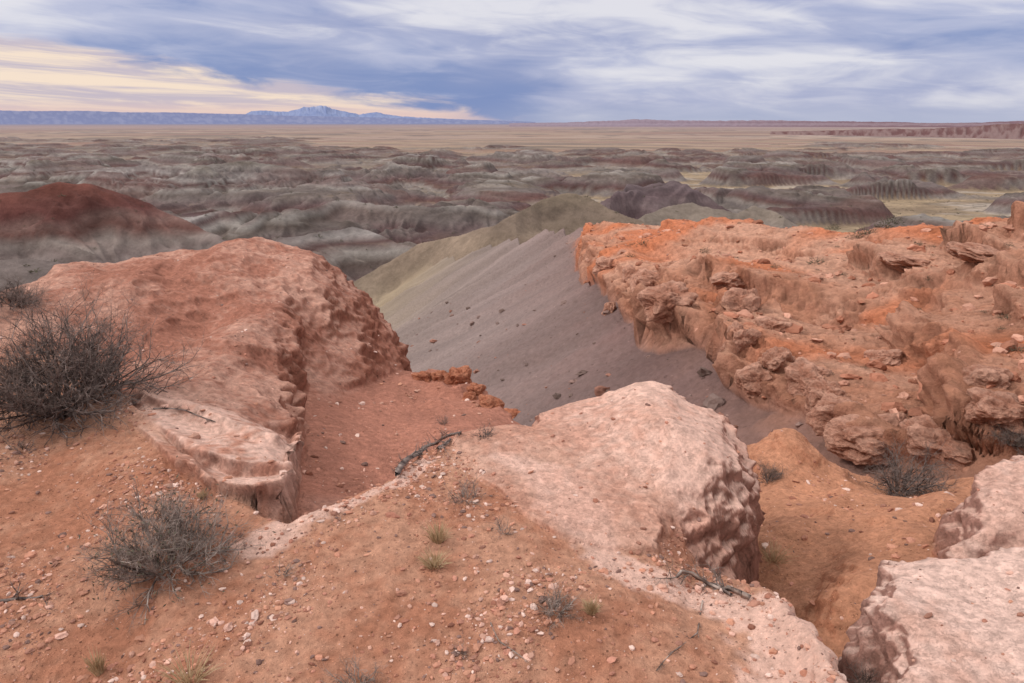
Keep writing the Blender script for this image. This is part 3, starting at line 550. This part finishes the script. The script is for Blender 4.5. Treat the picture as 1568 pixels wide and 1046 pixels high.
def shrub(name,u,v,pr,ph,nst,seed,mat=m_twig,leaf=0,thick=1.0,rmin=1.0,lvl0=0):
    g=np.random.default_rng(seed); base,r=hit(u,v,rmin); dist_=math.hypot(r,HC-base[2]); R=pr/F*dist_; Hh=ph/F*dist_
    segs=[];tips=[]
    for i in range(nst):
        az=g.random()*6.283; el=math.asin(g.uniform(.03,1)); dd=np.array([math.cos(az)*math.cos(el)*R,math.sin(az)*math.cos(el)*R,math.sin(el)*Hh]); L=np.linalg.norm(dd)
        b=base+np.array([math.cos(az),math.sin(az),0])*R*.2*g.random()-[0,0,.01]
        grow(segs,g,b,dd/L,L*g.uniform(.5,.85),R*.013*thick+.0008,lvl0,tips)
    V,Q_=tubes(segs); V[:,2]=np.maximum(V[:,2],base[2]-.2*Hh-.02)
    ob=make_mesh(name,V,Q_,None,mat)
    if leaf>0:
        tp=np.array(tips); k=g.integers(0,len(tp),leaf); c=tp[k]+g.normal(0,R*.05,(leaf,3)); s=R*.03
        a=g.normal(size=(leaf,3)); a/=np.linalg.norm(a,axis=1)[:,None]; b2=np.cross(a,g.normal(size=(leaf,3))); b2/=np.linalg.norm(b2,axis=1)[:,None]
        V=np.stack([c,c+a*s+b2*s*.3,c+a*s*2,c+a*s-b2*s*.3],1).reshape(-1,3); lo=make_mesh('leaves',V,np.arange(leaf*4).reshape(-1,4),None,m_leaf,smooth=False); lo.parent=ob
    return ob
def tuft(name,u,v,pr,ph,nb,seed,mat=m_straw,rmin=1.0):
    g=np.random.default_rng(seed); base,r=hit(u,v,rmin); dist_=math.hypot(r,HC-base[2]); R=pr/F*dist_; Hh=ph/F*dist_; segs=[]
    for i in range(nb):
        az=g.random()*6.283; k=g.random()**.6; b=base+np.array([math.cos(az),math.sin(az),0])*R*.35*k; e=b+np.array([math.cos(az)*R*k*.8,math.sin(az)*R*k*.8,Hh*g.uniform(.4,1)])+g.normal(0,R*.12,3); mid=(b+e)/2+[0,0,Hh*.12]; w=.0014
        segs.append((*b,*mid,w,w*.8)); segs.append((*mid,*e,w*.8,w*.2))
    V,Q_=tubes(segs); return make_mesh(name,V,Q_,None,mat)
shrub('dry_desert_shrub',100,630,125,150,84,1,m_dark,thick=1.15)
shrub('dry_desert_shrub',258,870,108,110,56,2,m_twig,leaf=600,thick=1.15)
shrub('dry_desert_shrub',22,468,46,36,40,3,m_dark,rmin=5)
shrub('dry_desert_shrub',1378,752,62,78,34,4,m_dark,rmin=4,thick=1.5)
shrub('dry_desert_shrub',1176,738,24,42,30,5,m_dark,leaf=900,rmin=4)
shrub('dry_desert_shrub',715,765,38,50,22,6,m_twig,lvl0=1)
shrub('dry_desert_shrub',740,668,28,22,22,7,m_dark,lvl0=1)
shrub('dry_desert_shrub',850,935,42,42,40,8,m_twig,leaf=400,lvl0=1)
shrub('dry_desert_shrub',770,815,28,34,16,9,m_twig,lvl0=1)
shrub('dry_desert_shrub',545,1050,50,40,26,10,m_twig,lvl0=1)
shrub('dry_desert_shrub',1322,1050,34,40,22,12,m_twig,lvl0=1)
shrub('dry_desert_shrub',1552,690,32,36,44,13,m_dark,leaf=500,rmin=5)
shrub('dry_desert_shrub',705,1000,18,25,12,14,m_twig,lvl0=1)
shrub('dry_desert_shrub',430,880,34,26,14,15,m_twig,lvl0=1)
shrub('dry_desert_shrub',620,715,26,26,20,16,m_dark,lvl0=1)
shrub('dry_desert_shrub',30,690,30,18,14,17,m_dark,lvl0=1)
shrub('dry_desert_shrub',680,650,16,26,14,18,m_dark,lvl0=1,rmin=3.9)
shrub('dry_desert_shrub',520,800,16,16,8,19,m_twig,lvl0=1)
for i,(u,v,a,b) in enumerate([(672,830,22,32),(665,868,26,26),(290,1046,40,34),(152,1032,14,34),(1185,860,28,20),(905,940,16,24),(310,765,8,14)]): tuft('dry_grass_tuft',u,v,a,b,110,40+i)
def branch(name,pts,rad,seed,mat):
    g=np.random.default_rng(seed); P3=[]
    for (u,v) in pts:
        b,_=hit(u,v); P3.append(b+[0,0,rad*1.2])
    segs=[];tips=[]
    for i,(a,b) in enumerate(zip(P3[:-1],P3[1:])):
        off_=g.normal(0,rad*.8,3)
        for k in range(3):
            s0=a+(b-a)*k/3+(off_ if k>0 else 0); s1=a+(b-a)*(k+1)/3+(off_ if k<2 else 0); ra=rad*(1-(i+k/3)/len(P3)*.6); segs.append((*s0,*s1,ra,ra*.92))
            if g.random()<.9:
                d=(b-a)+g.normal(0,.06,3)+[0,0,.03]; d/=np.linalg.norm(d); grow(segs,g,s1,d,min(.12,rad*g.uniform(7,14)),ra*.4,1,tips)
    V,Q_=tubes(segs); return make_mesh(name,V,Q_,None,mat)
branch('dead_branch',[(608,732),(640,702),(668,684),(706,668)],.018,60,m_dark)
branch('dead_branch',[(640,700),(672,690),(690,676)],.012,66,m_dark)
branch('dead_branch',[(1148,920),(1115,905),(1085,900),(1036,890)],.014,61,m_twig)
branch('dead_branch',[(1120,915),(1098,898),(1060,885)],.009,67,m_dark)
branch('dead_branch',[(1076,922),(1068,970),(1030,1000),(1005,1030)],.0035,62,m_twig)
branch('dead_branch',[(0,925),(30,920),(66,916)],.008,63,m_dark)
branch('dead_branch',[(752,955),(765,985),(800,1010)],.003,64,m_twig)
branch('dead_branch',[(235,628),(285,632),(330,650)],.006,65,m_dark)
def bushes(name,cats,r0,r1,count,s0,s1,seed,extra=(),lo=.75):
    g=np.random.default_rng(seed); i0,i1=np.searchsorted(RR,[r0,r1]); w=(RR[i0:i1,None]**1.3)*np.isin(CAT[i0:i1],cats)*(np.abs(TH)[None,:]<.85)*ss(nz_[i0:i1],lo,.92)
    cs=np.cumsum(w.ravel()); pk=np.searchsorted(cs,g.random(count)*cs[-1]); pos=[q.astype(float) for q in P[i0:i1].reshape(-1,3)[pk]]; sz=list(s0*(s1/s0)**(g.random(count)**2))
    for (u,v,a) in extra:
        b,r=hit(u,v,8); pos.append(b); sz.append(a/F*r)
    VV=[]
    for b,s in zip(pos,sz):
        k=160 if r1<100 else 24; d=g.normal(size=(k,3)); d/=np.linalg.norm(d,axis=1)[:,None]; d[:,2]=np.abs(d[:,2])*.75; c=b+d*s*g.uniform(.2,1,(k,1)); t=g.normal(size=(k,3)); t/=np.linalg.norm(t,axis=1)[:,None]; o=np.cross(t,d); o/=np.linalg.norm(o,axis=1)[:,None]+1e-9
        q=s*(.10 if r1<100 else .3); VV.append(np.stack([c-o*q*.35,c+d*q*2.4,c+o*q*.35],1))
    VV=np.concatenate(VV).reshape(-1,3); return make_mesh(name,VV,np.arange(len(VV)).reshape(-1,3),None,m_leaf,k=3,smooth=False)
bushes('hillside_bushes',[9],10,45,160,.05,.22,70,[(1250,405,14),(1330,362,16),(1352,350,14),(1080,388,11),(985,378,12),(1365,345,15),(1310,365,12),(1275,352,10),(1420,430,9),(1560,540,11),(1540,490,10)])
bushes('distant_bushes',[10],170,900,3000,.5,1.4,71)
print('shrubs',time.time()-T0)
# ------------------------------------------------------------------ world
sc_=bpy.context.scene
w=bpy.data.worlds.new('World'); sc_.world=w; w.use_nodes=True; nt=w.node_tree; nt.nodes.clear(); Lk=nt.links
def mth(op,a,b=None,c=None,clamp=False):
    nd=N(nt,'ShaderNodeMath',operation=op); nd.use_clamp=clamp
    for i,q in enumerate((a,b,c)):
        if q is None: continue
        if isinstance(q,(int,float)): nd.inputs[i].default_value=q
        else: Lk.new(q,nd.inputs[i])
    return nd.outputs[0]
def sstep(v,a,b):
    nd=N(nt,'ShaderNodeMapRange',interpolation_type='SMOOTHSTEP'); Lk.new(v,nd.inputs[0]); nd.inputs[1].default_value=a; nd.inputs[2].default_value=b; return nd.outputs[0]
def mix(f,a,b):
    nd=N(nt,'ShaderNodeMix',data_type='RGBA')
    if isinstance(f,(int,float)): nd.inputs[0].default_value=f
    else: Lk.new(f,nd.inputs[0])
    for i,q in ((6,a),(7,b)):
        if isinstance(q,(tuple,list,np.ndarray)): nd.inputs[i].default_value=(*[float(t) for t in q],1)
        else: Lk.new(q,nd.inputs[i])
    return nd.outputs[2]
tc=N(nt,'ShaderNodeTexCoord'); sx=N(nt,'ShaderNodeSeparateXYZ'); Lk.new(tc.outputs['Generated'],sx.inputs[0])
az=mth('ARCTAN2',sx.outputs[0],sx.outputs[1]); el=mth('ARCSINE',sx.outputs[2])
def nse(sa,se,det=5,dist=.0,off_=0.,rough=.55,shear=0.):
    cb=N(nt,'ShaderNodeCombineXYZ'); Lk.new(mth('MULTIPLY',az,sa),cb.inputs[0]); e2=mth('ADD',el,mth('MULTIPLY',az,shear)); Lk.new(mth('MULTIPLY',e2,se),cb.inputs[1]); cb.inputs[2].default_value=off_
    t=N(nt,'ShaderNodeTexNoise'); t.inputs['Scale'].default_value=1; t.inputs['Detail'].default_value=det; t.inputs['Roughness'].default_value=rough; t.inputs['Distortion'].default_value=dist; Lk.new(cb.outputs[0],t.inputs['Vector']); return t.outputs['Fac']
K=10.0
def sk(r,g_,b): return srgb(r,g_,b)*K
nA=nse(3.0,15,4,.6,1.7,.48,.05); nB=nse(8,46,6,.7,5.2,.58,.04); nC=nse(1.6,8,3,.6,9.1)
cloud=mth('ADD',mth('MULTIPLY',nA,.64),mth('MULTIPLY',nB,.36))
right=sstep(az,-.2,.4)
cloud=mth('ADD',cloud,mth('MULTIPLY',right,.07)); cloud=mth('ADD',cloud,mth('MULTIPLY',mth('MULTIPLY',sstep(az,-.42,-.62),sstep(el,.05,.11)),.24))
cloud=mth('ADD',cloud,mth('MULTIPLY',sstep(el,.08,.15),.05))
lowb=mth('MULTIPLY',mth('MULTIPLY',sstep(el,.11,.06),sstep(az,.12,-.05)),.12)
cloud=mth('SUBTRACT',cloud,lowb)
f1=sstep(cloud,.32,.60)
base=mix(f1,sk(124,144,194),sk(190,194,220))
base=mix(mth('MULTIPLY',sstep(nC,.42,.72),.5),base,sk(158,164,200))
f2=sstep(mth('ADD',cloud,mth('MULTIPLY',nC,.25)),.66,.85)
base=mix(mth('MULTIPLY',f2,.9),base,sk(234,232,238))
eb=mth('ADD',mth('MULTIPLY',az,-.135),.012)
dd=mth('SUBTRACT',mth('ADD',eb,mth('MULTIPLY',mth('SUBTRACT',nB,.5),.05)),el)
cm=sstep(dd,-.003,.014); cm=mth('MULTIPLY',cm,sstep(az,.06,-.12))
stre=nse(5,80,5,.6,3.3,.62,.05)
cream=mix(sstep(stre,.38,.62),sk(200,188,202),sk(250,228,208))
cream=mix(sstep(el,.030,.006),cream,sk(232,202,196))
base=mix(cm,base,cream)
hz=sstep(el,.035,.0); base=mix(mth('MULTIPLY',hz,mth('MULTIPLY',sstep(az,-.1,.1),.65)),base,sk(184,190,212))
base=mix(sstep(el,.22,.6),base,tuple(t*1.75 for t in sk(236,232,230)))
sky=N(nt,'ShaderNodeTexSky',sky_type='NISHITA'); sky.sun_disc=False; sky.sun_elevation=math.radians(40); sky.sun_rotation=math.radians(262)
out=mix(.92,sky.outputs[0],base)
bg=N(nt,'ShaderNodeBackground'); bg.inputs['Strength'].default_value=.1; Lk.new(out,bg.inputs['Color'])
wo=N(nt,'ShaderNodeOutputWorld'); Lk.new(bg.outputs[0],wo.inputs[0])
su=bpy.data.lights.new('sun','SUN'); su.energy=2.0; su.angle=math.radians(12); su.color=(1,.95,.90); so=bpy.data.objects.new('sun',su); sc_.collection.objects.link(so)
so.rotation_euler=Vector((.76,.02,-.64)).to_track_quat('-Z','Y').to_euler()
cam=bpy.data.cameras.new('camera'); cam.lens=24; cam.sensor_width=36; cam.clip_start=.05; cam.clip_end=300000; co=bpy.data.objects.new('camera',cam); co.location=(0,0,HC); co.rotation_euler=(math.radians(90)-PIT,0,0); sc_.collection.objects.link(co); sc_.camera=co
sc_.view_settings.view_transform='Standard'; sc_.view_settings.look='None'; sc_.view_settings.exposure=0
print('done',time.time()-T0)
